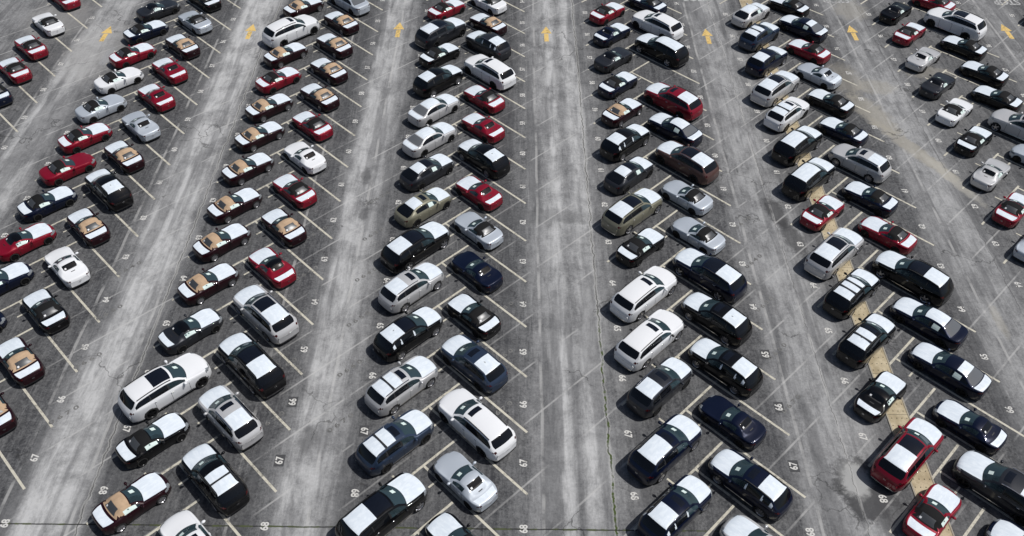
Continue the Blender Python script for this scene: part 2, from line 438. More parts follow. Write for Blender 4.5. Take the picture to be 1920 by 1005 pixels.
sl_me, ho_me = slab_meshes()
sl_n = 0
for n in range(-1, 22):
    yy = (7.727 + .76 * (n - 3)) * P
    if not 4.6 * P < yy < 20.6 * P: continue
    s = obj('drain_cover', sl_me, SLAB); s.location = (SX0, yy, 0)
    ORDS = 'nearest second third fourth fifth sixth seventh eighth ninth tenth eleventh twelfth thirteenth fourteenth fifteenth sixteenth seventeenth eighteenth nineteenth twentieth twenty-first twenty-second twenty-third'.split()
    s['label'] = '%s tan perforated drain slab, counted from the bottom edge, under the sixth double row' % ORDS[sl_n]; sl_n += 1
    s['category'] = 'drain cover'; s['group'] = 'drain cover slabs along the trench'
    obj('hole', ho_me, HOLE, s)
kb_ = MB()
for xk in (SX0 - .03, SX1 - .05): kb_.box(xk, xk + .08, 4.6 * P, 20.6 * P, 0.0, .045)
o = obj('kerb_strip', kb_.mesh('kerb_strip'), plain('steel_angle', (.34, .31, .25), .8), kind='structure'); o['label'] = 'metal edging along the drain trench'

# ---------------------------------------------------------------- car shells
def pchip(pts):
    pts = sorted(pts)
    X = np.array([q[0] for q in pts], float); V = np.array([q[1] for q in pts], float)
    h = np.diff(X); d = np.diff(V) / h
    m = np.zeros_like(X); m[0], m[-1] = d[0], d[-1]
    for i in range(1, len(X) - 1):
        if d[i - 1] * d[i] > 0:
            w1, w2 = 2 * h[i] + h[i - 1], h[i] + 2 * h[i - 1]
            m[i] = (w1 + w2) / (w1 / d[i - 1] + w2 / d[i])
    def f(x):
        x = np.clip(np.asarray(x, float), X[0], X[-1])
        i = np.clip(np.searchsorted(X, x, side='right') - 1, 0, len(X) - 2)
        t = (x - X[i]) / h[i]
        return ((1 + 2 * t) * (1 - t) ** 2 * V[i] + t * (1 - t) ** 2 * h[i] * m[i]
                + t * t * (3 - 2 * t) * V[i + 1] + t * t * (t - 1) * h[i] * m[i + 1])
    return f

SPEC = {
 'soft': dict(L=3.915, H=1.235, wr=.53, R=.305, wx=(1.165, -1.145), clear=.14,
   top=[(1.957,.50),(1.93,.57),(1.80,.665),(1.4,.775),(.9,.852),(.58,.89),(.52,.898),(.47,.925),(-.09,1.165),(-.17,1.198),(-.40,1.235),(-.72,1.21),(-.98,1.10),(-1.2,.955),(-1.26,.93),(-1.55,.905),(-1.84,.875),(-1.92,.82),(-1.957,.70)],
   belt=[(1.957,.47),(1.9,.59),(1.5,.75),(1.165,.815),(.6,.835),(0,.845),(-.6,.86),(-1.1,.885),(-1.5,.87),(-1.85,.82),(-1.957,.66)],
   plan=[(1.957,.55),(1.9,.64),(1.75,.75),(1.4,.85),(1.1,.8675),(.5,.838),(0,.832),(-.6,.85),(-1.1,.8675),(-1.4,.855),(-1.7,.79),(-1.87,.70),(-1.957,.60)],
   cowl=.52, wst=-.13, rt=-.74, rb=-1.22, hood=(.54,1.76), lid=(-1.35,-1.84), bpil=(-.70,), wend=-.70),
 'sedan': dict(L=4.66, H=1.445, wr=.56, R=.335, wx=(1.40, -1.325), clear=.15,
   top=[(2.33,.52),(2.30,.62),(2.15,.76),(1.8,.875),(1.3,.95),(1.07,.985),(.98,.995),(.92,1.025),(.36,1.345),(.26,1.38),(-.35,1.445),(-.8,1.415),(-1.05,1.36),(-1.15,1.33),(-1.72,1.08),(-1.80,1.055),(-2.1,1.035),(-2.24,1.01),(-2.30,.92),(-2.33,.78)],
   belt=[(2.33,.50),(2.27,.64),(1.9,.83),(1.4,.91),(.9,.94),(0,.955),(-1,.98),(-1.6,1.0),(-2.1,.98),(-2.26,.88),(-2.33,.70)],
   plan=[(2.33,.58),(2.27,.68),(2.1,.79),(1.7,.88),(1.3,.8975),(0,.895),(-1.2,.8975),(-1.8,.87),(-2.1,.80),(-2.26,.71),(-2.33,.60)],
   cowl=.98, wst=.31, rt=-1.10, rb=-1.76, hood=(1.0,2.16), lid=(-1.82,-2.26), bpil=(-.25,), wend=-1.45),
 'hatch': dict(L=4.46, H=1.44, wr=.55, R=.335, wx=(1.40, -1.325), clear=.15,
   top=[(2.23,.52),(2.20,.62),(2.05,.76),(1.75,.875),(1.3,.95),(1.07,.985),(.98,.995),(.92,1.025),(.36,1.345),(.26,1.38),(-.35,1.44),(-.9,1.405),(-1.25,1.34),(-1.32,1.31),(-1.98,1.02),(-2.04,.98),(-2.16,.90),(-2.21,.80),(-2.23,.70)],
   belt=[(2.23,.50),(2.17,.64),(1.85,.83),(1.4,.91),(.9,.94),(0,.955),(-1,1.0),(-1.6,1.02),(-1.95,.94),(-2.16,.80),(-2.23,.66)],
   plan=[(2.23,.58),(2.17,.68),(2.0,.79),(1.65,.88),(1.3,.8975),(0,.895),(-1.2,.8975),(-1.7,.87),(-2.0,.79),(-2.16,.71),(-2.23,.62)],
   cowl=.98, wst=.31, rt=-1.28, rb=-2.0, hood=(1.0,2.06), lid=(-2.02,-2.17), bpil=(-.25,), wend=-1.2),
 'compact': dict(L=4.62, H=1.65, wr=.62, R=.365, wx=(1.385, -1.345), clear=.20,
   top=[(2.31,.62),(2.29,.74),(2.18,.90),(1.85,1.03),(1.4,1.10),(1.15,1.135),(1.08,1.145),(1.02,1.175),(.38,1.535),(.28,1.572),(-.30,1.65),(-.9,1.635),(-1.45,1.585),(-1.72,1.54),(-1.78,1.50),(-2.10,1.18),(-2.14,1.13),(-2.24,1.02),(-2.29,.90),(-2.31,.80)],
   belt=[(2.31,.58),(2.26,.76),(2.0,.96),(1.4,1.05),(.9,1.08),(0,1.09),(-1,1.12),(-1.8,1.14),(-2.1,1.06),(-2.24,.92),(-2.31,.76)],
   plan=[(2.31,.62),(2.25,.72),(2.05,.84),(1.7,.915),(1.3,.93),(0,.925),(-1.3,.93),(-1.8,.905),(-2.1,.83),(-2.24,.76),(-2.31,.66)],
   cowl=1.08, wst=.33, rt=-1.74, rb=-2.12, hood=(1.1,2.20), lid=(-2.13,-2.27), bpil=(-.15,-1.12), wend=-1.78),
 'large': dict(L=5.12, H=1.74, wr=.67, R=.39, wx=(1.66, -1.46), clear=.20,
   top=[(2.56,.66),(2.54,.80),(2.44,.97),(2.1,1.10),(1.6,1.18),(1.28,1.215),(1.20,1.225),(1.14,1.255),(.50,1.605),(.40,1.642),(-.2,1.735),(-1.0,1.72),(-1.6,1.67),(-1.95,1.61),(-2.02,1.57),(-2.34,1.24),(-2.39,1.18),(-2.49,1.05),(-2.54,.92),(-2.56,.80)],
   belt=[(2.56,.62),(2.51,.82),(2.25,1.03),(1.65,1.12),(1.0,1.15),(0,1.16),(-1,1.19),(-2.0,1.21),(-2.35,1.12),(-2.49,.95),(-2.56,.78)],
   plan=[(2.56,.68),(2.50,.78),(2.3,.90),(1.9,.98),(1.5,.99),(0,.985),(-1.5,.99),(-2.0,.965),(-2.35,.89),(-2.49,.82),(-2.56,.72)],
   cowl=1.20, wst=.45, rt=-1.98, rb=-2.36, hood=(1.22,2.46), lid=(-2.37,-2.52), bpil=(-.10,-1.18), wend=-2.05),
}
SPEC['hard'] = dict(SPEC['soft'], wr=.55, rt=-.66,
   top=[(1.957,.50),(1.93,.57),(1.80,.665),(1.4,.775),(.9,.852),(.58,.89),(.52,.898),(.47,.925),(-.09,1.165),(-.17,1.198),(-.40,1.235),(-.66,1.215),(-.95,1.095),(-1.25,.975),(-1.45,.92),(-1.6,.90),(-1.84,.875),(-1.92,.82),(-1.957,.70)],
   rb=-1.22, lid=(-1.50,-1.86), wend=-.66)

NA, NB, NC, ND = 4, 14, 6, 10
def shell(kind):
    """grid of points [station, ring] of one half (y >= 0), from the bottom centre line over the side to the roof centre line"""
    S = SPEC[kind]; h = S['L'] / 2
    top, belt, plan = pchip(S['top']), pchip(S['belt']), pchip(S['plan'])
    marks = sorted({-h, h, S['cowl'], S['wst'], S['rt'], S['rb'], S['hood'][0], S['hood'][1], S['lid'][0], S['lid'][1],
                    h - .02, h - .06, -h + .02, -h + .06} | ({-.66, -.96} if kind == 'hard' else set()))
    xs = []
    for a, b in zip(marks[:-1], marks[1:]):
        n = max(1, int(round((b - a) / .062)))
        xs += [a + (b - a) * i / n for i in range(n)]
    xs = np.array(xs + [h])
    kb = pchip([(h, .22), (S['cowl'], .34), (S['wst'], .24), ((S['wst'] + S['rt']) / 2, 0), (S['rt'], -.12), (S['rb'], -.17), (-h, -.12)])(xs)
    rows = []
    for x, k in zip(xs, kb):
        sh = k * .62
        wgt = min(1.0, (h - abs(x)) / .6); wgt = wgt * wgt * (3 - 2 * wgt)
        xa = float(np.clip(x - sh * wgt, -h, h))      # where the flank of this station really lies
        W = float(plan(xa)); zbelt = float(belt(xa)); zt = float(top(x))
        endf = min(1.0, (h - abs(x)) / .30)
        zb = S['clear'] + (1 - endf) * .07
        wb = W - .055
        deck = zbelt + .03
        c = float(np.clip((zt - deck - .03) / (.55 * (S['H'] - deck)), 0, 1)); c = c * c * (3 - 2 * c)
        wrail = (1 - c) * .86 * wb + c * min(S['wr'], wb - .1)
        if kind in ('compact', 'large', 'hatch', 'sedan') and x < S['rt'] + .25:
            u = min(1.0, (S['rt'] + .25 - x) / (S['rt'] + .25 - S['rb'])); wrail += (wb - .09 - wrail) * u * u * (3 - 2 * u) * min(1.0, max(0.0, (x + h - .1) / .2))
        crown = .035 + .03 * c
        if kind in ('soft', 'hard') and zt < zbelt + .05: crown = .025
        zrail = max(zt - crown, zbelt + .004)
        zmid = S['clear'] + .45 * (zbelt - S['clear'])
        zsh = zbelt - .10
        ws = W - .035
        P = [(0, zb), (.5 * ws, zb), (.9 * ws, zb), (ws, zb + .06 * endf + .02)]
        ring = []
        for i in range(NA):
            ring.append((ws * .94 * i / (NA - 1), zb))
        cps = [(ws * .90, zb), (ws * .985, zb + .07), (W - .008, zmid), (W, zmid + .55 * (zsh - zmid)), (W - .012, zsh), (wb, zbelt), (wb - .05, zbelt + .02)]
        n = NB
        for i in range(1, n + 1):
            t = 1 + (len(cps) - 3) * (i - 1) / (n - 1); j = min(int(t), len(cps) - 3); u = t - j
            q = [np.array(cps[max(0, j + d)]) for d in (-1, 0, 1, 2)]
            p = .5 * (2 * q[1] + (q[2] - q[0]) * u + (2 * q[0] - 5 * q[1] + 4 * q[2] - q[3]) * u * u + (3 * q[1] - q[0] - 3 * q[2] + q[3]) * u ** 3)
            ring.append((float(p[0]), float(p[1])))
        for i in range(1, NC + 1):
            t = i / NC
            y = wb + (wrail - wb) * t + .022 * c * math.sin(math.pi * t)
            ring.append((y, zbelt + (zrail - zbelt) * t + .012 * (1 - c) * math.sin(math.pi * t)))
        for i in range(1, ND + 1):
            t = i / ND; y = wrail * (1 - t)
            z = zt - (zt - zrail) * (y / wrail) ** 2.2
            if kind == 'hard' and y < .86 * S['wr'] and -1.50 < x < -.67:
                z = min(z, float(np.interp(x, [-1.5, -1.25, -1.02, -.96, -.67], [.925, .955, 1.005, 1.025, 1.21])))
            ring.append((y, z))
        rows.append([(x - k * min(y, .787) ** 2, y, z) for y, z in ring])
    G = np.array(rows)
    # round the two ends in plan: the middle of the bumper stands proud
    return xs, G

# ---------------------------------------------------------------- meshes cut out of the shells
DETAIL = {   # head lamp z, tail lamp z, mirror x, badge z
 'soft': ((.56, .70), (.71, .78), .22, .60), 'hard': ((.56, .70), (.71, .78), .22, .60),
 'sedan': ((.66, .80), (.83, .91), .62, .76), 'hatch': ((.66, .80), (.78, .86), .62, .68),
 'compact': ((.82, .98), (.92, 1.0), .66, .84), 'large': ((.88, 1.05), (.98, 1.05), .76, .88)}
def cut_shell(kind, style):
    """the shell of one car, its faces sorted into the parts of the car"""
    S = SPEC[kind]; h = S['L'] / 2; R = S['R']
    xs, G = shell(kind); ns, nr, _ = G.shape
    open_top = kind in ('soft', 'hard')
    V, F, tagl = [], [], []
    idx = {}
    def vid(p):
        key = (round(p[0], 5), round(p[1], 5), round(p[2], 5))
        if key not in idx: idx[key] = len(V); V.append(key)
        return idx[key]
    # wheel arches: pull the nearest vertices onto the circle
    Ra = R + .035
    for i in range(ns):
        for j in range(NA - 1, NA + NB - 2):
            x, y, z = G[i, j]
            for wx in S['wx']:
                d = math.hypot(x - wx, z - R)
                if abs(d - Ra) < .036 and d > 0: G[i, j, 0] = wx + (x - wx) / d * Ra; G[i, j, 2] = max(R + (z - R) / d * Ra, S['clear'])
    hl, tl, _, _ = DETAIL[kind]
    film = 'film' in style.split('+')
    xm = (S['wst'] + S['rt']) / 2 + (.06 if kind != 'sedan' else -.10)
    if 'rearlong' in style: xm = S['wst'] - .62
    if 'bars' in style and 'full' not in style: xm = S['wst'] - .64
    def tag(i, j, c, side):
        xm_ = (xs[i] + xs[i + 1]) / 2; cx, cy, cz = c; ay = abs(cy); t = 0
        seg = 'A' if j < NA - 1 else 'B' if j < NA + NB - 1 else 'C' if j < NA + NB + NC - 1 else 'D'
        if seg == 'A': return 'underbody'
        if seg == 'B':
            for wx in S['wx']:
                if math.hypot(cx - wx, cz - R) < Ra - .004: return None
            if cz < S['clear'] + .05 or (abs(cx) > h - .30 and cz < S['clear'] + .13): return 'lower_trim'
        if seg in 'BC' or (seg == 'D' and xm_ > S['hood'][1]):
            if cx > h - .50 and ay > .40 and hl[0] < cz < hl[1]: return 'headlight'
            if cx < -h + .26 and ay > .40 and tl[0] < cz < tl[1]: return 'taillight'
        if seg == 'C':
            m_ = j - (NA + NB - 1)                            # 0 .. NC-1 from the belt up
            ht = G[i, NA + NB + NC - 1, 2] - G[i, NA + NB - 1, 2]
            if S['rb'] < xm_ < S['cowl'] + .02 and ht > .12:
                if open_top and kind == 'soft' and xm_ < S['bpil'][0]: return 'soft_top' if m_ >= 1 + 4.2 * min(1, max(0, (-.78 - xm_) / .42)) ** 1.5 else 'body'
                if 1 <= m_ < NC - (1 if kind != 'soft' else 2) and cx > S['wend'] and xm_ < S['cowl'] - .12:
                    if any(abs(cx - bx) < .05 for bx in S['bpil']) and not open_top: return 'pillar_film' if film else 'pillar_trim'
                    if film and cx < S['wend'] + .15: return 'pillar_film'
                    return ('front_window' if open_top or cx > S['bpil'][0] else 'back_window')
                if kind == 'soft' and m_ >= NC - 2 and xm_ < S['wst']: return 'soft_top'
            return 'body'
        if seg == 'D':
            d = j - (NA + NB + NC - 1); t = (d + .5) / ND     # 0 at the rail, 1 on the centre line
            if xm_ > S['hood'][0]:
                return 'hood' if xm_ < S['hood'][1] else 'body'
            if xm_ > S['cowl']: return 'cowl_trim'
            if xm_ > S['wst']: return 'windscreen' if d >= 1 else 'body'
            if kind == 'soft':
                if xm_ > S['wst'] - .05: return 'body'
                if xm_ > S['rb']:
                    if -1.15 < xm_ < -.83 and t > .25: return 'rear_window'
                    return 'soft_top'
            elif kind == 'hard':
                if xm_ > -.66: return 'hard_top'
                if xm_ > -.96 and t > .16: return 'rear_window'
                if xm_ > -1.0 and t > .3: return 'deck_trim'
                if -1.30 < xm_ < -1.24 and t > .75: return 'deck_trim'
            else:
                if xm_ > S['rt']:
                    if d < 1: return 'body'
                    front = xm_ > xm
                    if 'full' in style:
                        if 'strip' in style and xm_ > S['wst'] - .22: return 'roof_panel'
                        return 'roof_film' if S['rt'] + .04 < xm_ < S['wst'] - .05 else 'roof_panel'
                    if not front and ('rear' in style or 'bars' in style): return 'roof_film' if xm_ > S['rt'] + .03 else 'roof_panel'
                    if 'pano' in style and xm < xm_ < S['wst'] - .10 and d >= 2: return 'roof_window'
                    if 'pano' in style and 'rear' not in style and S['wst'] - .88 < xm_ < S['wst'] - .18 and d >= 3: return 'roof_window'
                    if 'sun' in style.split('+') and S['wst'] - .58 < xm_ < S['wst'] - .17 and t > .38: return 'roof_window'
                    return 'roof_panel'
                if xm_ > S['rb']: return 'rear_window' if d >= 1 else 'body'
            if S['lid'][1] < xm_ < S['lid'][0]: return 'lid' if not (open_top and d < 1) else 'lid'
            return 'body'
        return 'body'
    for i in range(ns - 1):
        for j in range(nr - 1):
            for side in (1, -1):
                q = [G[i, j], G[i + 1, j], G[i + 1, j + 1], G[i, j + 1]]
                q = [(p[0], p[1] * side, p[2]) for p in q]
                c = np.mean(q, axis=0)
                tg = tag(i, j, c, side)
                if tg is None: continue
                ids = [vid(p) for p in (q if side > 0 else q[::-1])]
                u = []
                for a in ids:
                    if not u or (a != u[-1]): u.append(a)
                if u[0] == u[-1]: u.pop()
                if len(u) >= 3: F.append(u); tagl.append((tg, side))
    # the two bumper faces
    NL = 8
    for e, i in ((-1, 0), (1, ns - 1)):
        W = G[i, :, 1].max()
        for j in range(NA - 1, nr - 1):
            for l in range(NL):
                q = []
                for jj, ll in ((j, l), (j, l + 1), (j + 1, l + 1), (j + 1, l)):
                    x, y, z = G[i, jj]; yy = y * (1 - 2 * ll / NL)
                    q.append((x + e * .0 + e * .05 * max(0, 1 - (yy / max(y, .01)) ** 2) * min(1, y / W), yy, z))
                c = np.mean(q, axis=0); ay = abs(c[1]); tg = 'body'
                if c[2] < S['clear'] + .17: tg = 'lower_trim'
                elif e > 0 and ay > .36 and hl[0] < c[2] < hl[1]: tg = 'headlight'
                elif e < 0 and ay > .36 and tl[0] < c[2] < tl[1]: tg = 'taillight'
                elif e > 0 and ay < .48 and c[2] < hl[0] - .02: tg = 'grille'
                ids = [vid(p) for p in (q if e < 0 else q[::-1])]
                u = []
                for a in ids:
                    if not u or a != u[-1]: u.append(a)
                if len(u) > 1 and u[0] == u[-1]: u.pop()
                if len(set(u)) >= 3: F.append(u); tagl.append((tg, 1 if c[1] > 0 else -1))
    V = np.array(V); N = np.zeros_like(V)
    for f in F:
        p = V[f]; n = np.zeros(3)
        for a in range(1, len(f) - 1): n += np.cross(p[a] - p[0], p[a + 1] - p[0])
        for a in f: N[a] += n
    ln = np.linalg.norm(N, axis=1); N /= np.maximum(ln, 1e-9)[:, None]
    split = {'headlight', 'taillight', 'front_window', 'back_window'}
    groups = {}
    for f, (tg, sd) in zip(F, tagl):
        groups.setdefault((tg, sd if tg in split else 0), []).append(f)
    out = []
    def islands(fs):
        par = {}
        def find(a):
            while par.setdefault(a, a) != a: par[a] = par[par[a]]; a = par[a]
            return a
        for f in fs:
            for a in f[1:]: par[find(a)] = find(f[0])
        d = {}
        for f in fs: d.setdefault(find(f[0]), []).append(f)
        return list(d.values())
    flat = []
    for (tg, sd), fs in groups.items():
        if tg in ('pillar_film', 'pillar_trim', 'lower_trim', 'roof_panel'): flat += [((tg, n), i_) for n, i_ in enumerate(islands(fs)) if len(i_) > 3]
        else: flat.append(((tg, sd), fs))
    for (tg, sd), fs in flat:
        us = sorted({a for f in fs for a in f}); mp = {a: n for n, a in enumerate(us)}
        out.append((tg, sd, mesh_of(tg, V[us], [[mp[a] for a in f] for f in fs], True, N[us])))
    return out

_wheel = {}
def wheel_meshes(R, spokes):
    if (R, spokes) in _wheel: return _wheel[R, spokes]
    n = 28; w = .105
    prof = [(R * .70, -w * .8), (R * .74, -w), (R * .93, -w), (R, -w * .72), (R, w * .72), (R * .93, w), (R * .74, w), (R * .70, w * .8)]
    vs, fs = [], []
    for a in range(n):
        c, s = math.cos(2 * PI * a / n), math.sin(2 * PI * a / n)
        for r, y in prof: vs.append((r * c, y, r * s))
    m = len(prof)
    for a in range(n):
        b = (a + 1) % n
        for j in range(m - 1): fs.append((a * m + j, a * m + j + 1, b * m + j + 1, b * m + j))
    tyre = mesh_of('tyre', vs, fs, True)
    mb = MB(); rr = R * .71
    for yy in (w * .25, -w * .25):                              # dark barrel behind the spokes
        mb.poly([(rr * math.cos(2 * PI * a / n), yy, rr * math.sin(2 * PI * a / n)) for a in range(n)])
    barrel = mb.mesh('barrel')
    mb = MB(); y0, y1 = w * .50, w * .92
    for sg in (1, -1):
        for a in range(n):                                      # lip
            c0, s0, c1, s1 = (math.cos(2 * PI * a / n), math.sin(2 * PI * a / n), math.cos(2 * PI * (a + 1) / n), math.sin(2 * PI * (a + 1) / n))
            mb.poly([(rr * c0, sg * y1, rr * s0), (rr * c1, sg * y1, rr * s1), (rr * .88 * c1, sg * y0, rr * .88 * s1), (rr * .88 * c0, sg * y0, rr * .88 * s0)][::sg])
        for a in range(spokes):
            th = 2 * PI * a / spokes; ct, st = math.cos(th), math.sin(th)
            def pt(r, o, y): return (r * ct - o * st, sg * y, r * st + o * ct)
            wd0, wd1 = (.050, .042) if spokes == 5 else (.034, .032)
            top = [pt(.03, -wd0, y1), pt(rr * .95, -wd1, y1 - .01), pt(rr * .95, wd1, y1 - .01), pt(.03, wd0, y1)]
            bot = [pt(.03, -wd0, y0), pt(rr * .95, -wd1, y0), pt(rr * .95, wd1, y0), pt(.03, wd0, y0)]
            mb.poly(top); mb.poly([top[0], bot[0], bot[1], top[1]]); mb.poly([top[2], bot[2], bot[3], top[3]])
        mb.poly([(.055 * math.cos(2 * PI * a / 12), sg * (y1 + .004), .055 * math.sin(2 * PI * a / 12)) for a in range(12)])
    _wheel[R, spokes] = (tyre, barrel, mb.mesh('rim'))
    return _wheel[R, spokes]

def surf_z(kind, x, yfrac=0.0):
    return float(pchip(SPEC[kind]['top'])(x))
_extra = {}
def extras(kind):
    """small parts that sit on the shell"""
    if kind in _extra: return _extra[kind]
    S = SPEC[kind]; h = S['L'] / 2; R = S['R']; E = []
    belt, plan, top = pchip(S['belt']), pchip(S['plan']), pchip(S['top'])
    _, _, mx, bz = DETAIL[kind]; two = kind in ('soft', 'hard')
    W = float(plan(0))
    for s in (1, -1):
        mb = MB(); mb.ell((mx, s * (W + .09), float(belt(mx)) + .075), (.085, .115, .072), 12, 8); mb.box(mx - .03, mx + .03, min(s * (W - .05), s * (W + .04)), max(s * (W - .05), s * (W + .04)), float(belt(mx)) + .02, float(belt(mx)) + .06)
        E.append(('mirror', mb.mesh('mirror', True), 'paint', s))
    dx = (-.52,) if two else (-.05, -1.02)
    for s in (1, -1):
        for x in dx:
            mb = MB(); zc = float(belt(x)) - .13; yw = float(plan(x)) - .004
            mb.ell((x, s * yw, zc), (.095, .022, .020), 10, 6); E.append(('door_handle', mb.mesh('door_handle', True), 'handle', s))
    # shut lines of the doors
    for s in (1, -1):
        xd = [(mx - .02 if two else S['cowl'] - .22), (-.70 if two else S['bpil'][0])] + ([] if two else [S['bpil'][0] - .98])
        for x in xd:
            mb = MB()
            zs = np.linspace(S['clear'] + .14, float(belt(x)) - .02, 6)
            def yy(z):
                u = (z - S['clear']) / (float(belt(x)) - S['clear']); return float(plan(x)) + .003 - (.022 * max(0, .35 - u) / .35) - .05 * max(0, (u - .80) / .2) ** 2
            for a, b in zip(zs[:-1], zs[1:]): mb.poly([(x - .008, s * yy(a), a), (x + .008, s * yy(a), a), (x + .008, s * yy(b), b), (x - .008, s * yy(b), b)])
            E.append(('door_seam', mb.mesh('door_seam'), M['seam'], s))
    mb = MB()
    zt = R + .06
    for wx in S['wx']:
        n = 14; Rl = R + .10
        for s in (1, -1):
            yo, yi = s * (W - .045), s * .42
            for a in range(n):
                a0, a1 = PI * a / n - .0, PI * (a + 1) / n
                p = lambda an, y: (wx + Rl * math.cos(an), y, R + Rl * math.sin(an))
                mb.poly([p(a0, yo), p(a1, yo), p(a1, yi), p(a0, yi)])
            mb.poly([(wx + Rl * math.cos(PI * a / n), yi, R + Rl * math.sin(PI * a / n)) for a in range(n + 1)] + [(wx - Rl, yi, S['clear']), (wx + Rl, yi, S['clear'])])
    E.append(('wheel_liner', mb.mesh('wheel_liner'), M['liner'], 0))
    # cabin
    sz = .42 if two else (.55 if kind in ('sedan', 'hatch') else .72)
    seats = [(-.38, .36), (-.38, -.36)] if two else [(-.15, .38), (-.15, -.38)]
    for x, y in seats:
        mb = MB(); mb.ell((x + .22, y, sz), (.30, .25, .10), 10, 6); mb.ell((x - .08, y, sz + .27), (.10, .25, .34), 10, 8); mb.ell((x - .13, y, sz + .62), (.06, .13, .10), 8, 6)
        E.append(('seat', mb.mesh('seat', True), 'seatmat', 0))
    cw = S['cowl']; zc = float(belt(cw - .3))
    mb = MB(); mb.box(cw - .62, cw - .12, -(W - .14), W - .14, S['clear'] + .3, zc - .05); mb.ell((cw - .66, .36, zc - .02), (.03, .17, .15), 14, 6)
    mb.box(-1.3 if two else -1.6, cw - .2, -(W - .12), W - .12, S['clear'] + .05, S['clear'] + .12)
    E.append(('dashboard', mb.mesh('dashboard'), M['dash'], 0))
    # bright strips on the sills and the rear bumper
    if kind in ('compact', 'large'):
        for s in (1, -1):
            mb = MB(); xs_ = np.linspace(S['wx'][1] + R + .12, S['wx'][0] - R - .12, 10); z_ = S['clear'] + .15
            for a, b in zip(xs_[:-1], xs_[1:]):
                ya, yb = s * (float(plan(a)) - .004), s * (float(plan(b)) - .004)
                mb.poly([(a, ya, z_), (b, yb, z_), (b, yb - s * .012, z_ + .035), (a, ya - s * .012, z_ + .035)][::s])
            E.append(('sill_trim', mb.mesh('sill_trim'), M['chrome'], s))
    if kind == 'large':
        mb = MB(); W_ = float(plan(-h)); ys = np.linspace(-W_ * .92, W_ * .92, 13); z_ = S['clear'] + .20
        fx = lambda y: -h - .055 * (1 - (y / W_) ** 2) - .010
        for a, b in zip(ys[:-1], ys[1:]): mb.poly([(fx(a), a, z_), (fx(a), a, z_ + .035), (fx(b), b, z_ + .035), (fx(b), b, z_)])
        E.append(('bumper_trim', mb.mesh('bumper_trim'), M['chrome'], 0))
    # delivery papers
    mb = MB()
    x0, x1 = cw - .20, cw - .42
    z0, z1 = float(top(x0 )) - .055, float(top(x1)) - .055
    n_ = Vector((-(z1 - z0), 0, (x1 - x0))); n_ = -n_ if n_.z < 0 else n_; n_.normalize()
    def on_ws(u, y):
        k = .31; xx = x0 + (x1 - x0) * u; zt_ = float(top(xx)); wr_ = S['wr'] + .12
        zt_ -= .055 * (abs(y) / wr_) ** 2.2
        return Vector((xx - k * y * y, y, zt_)) + n_ * .007
    mb.poly([on_ws(0, .30), on_ws(0, .06), on_ws(1, .06), on_ws(1, .30)])
    E.append(('paper_sheet', mb.mesh('paper_sheet'), M['paper'], 0))
    if bz:
        mb = MB(); xb = -h - .056
        n = 18
        for a in range(n):
            c0, s0, c1, s1 = (math.cos(2 * PI * a / n), math.sin(2 * PI * a / n), math.cos(2 * PI * (a + 1) / n), math.sin(2 * PI * (a + 1) / n))
            mb.poly([(xb, .075 * c0, bz + .055 * s0), (xb, .075 * c1, bz + .055 * s1), (xb, .060 * c1, bz + .042 * s1), (xb, .060 * c0, bz + .042 * s0)])
        for s in (1, -1): mb.poly([(xb, s * .058, bz + .028), (xb, s * .050, bz + .012), (xb, 0, bz - .030), (xb, 0, bz - .012)][::s])
        E.append(('badge', mb.mesh('badge'), M['chrome'], 0))
    _extra[kind] = E
    return E
def side_sheet(kind, s, x0, x1):
    """a paper stuck inside a door window"""
    S = SPEC[kind]; xs, G = shell(kind); j0 = NA + NB - 1
    pts = []
    def at(x, v):
        rows = [(G[i, j0 + int(v)] * (1 - (v % 1)) + G[i, min(j0 + int(v) + 1, G.shape[1] - 1)] * (v % 1)) for i in range(len(xs))]
        X = np.array([r[0] for r in rows]); o_ = np.argsort(X)
        return np.array([x, np.interp(x, X[o_], np.array([r[1] for r in rows])[o_]) + .006, np.interp(x, X[o_], np.array([r[2] for r in rows])[o_])])
    mb = MB(); a, b = .9, (4.6 if kind == 'soft' else 4.8)
    n = 4
    for q in range(n):
        u0, u1 = x0 + (x1 - x0) * q / n, x0 + (x1 - x0) * (q + 1) / n
        for v0, v1 in ((a, 2.5), (2.5, b)):
            mb.poly([(p[0], s * p[1], p[2]) for p in (at(u0, v0), at(u1, v0), at(u1, v1), at(u0, v1))][::s])
    return mb.mesh('window_sheet')

KINDNAME = {'soft': 'soft_top_roadster', 'hard': 'hard_top_roadster', 'sedan': 'sedan', 'hatch': 'hatchback', 'compact': 'compact_crossover', 'large': 'large_crossover'}
CATEGORY = {'soft': 'convertible', 'hard': 'coupe', 'sedan': 'sedan', 'hatch': 'hatchback', 'compact': 'crossover', 'large': 'suv'}
_cut = {}; _sheet = {}
def tag_mesh(kind):
    z = surf_z(kind, -1.05) if kind == 'soft' else 1.10
    mb = MB()
    if kind == 'soft':
        k = .12
        f = lambda x, y: (x + .10 * y * y, y, surf_z('soft', x) - .065 * (abs(y) / .55) ** 2.2 + .02)
        mb.poly([f(-1.12, .36), f(-1.12, .25), f(-1.03, .25), f(-1.03, .36)])
    else:
        mb.poly([(-.94, .36, 1.045), (-.94, .25, 1.045), (-.85, .25, 1.105), (-.85, .36, 1.105)])
    return mb.mesh('window_tag')
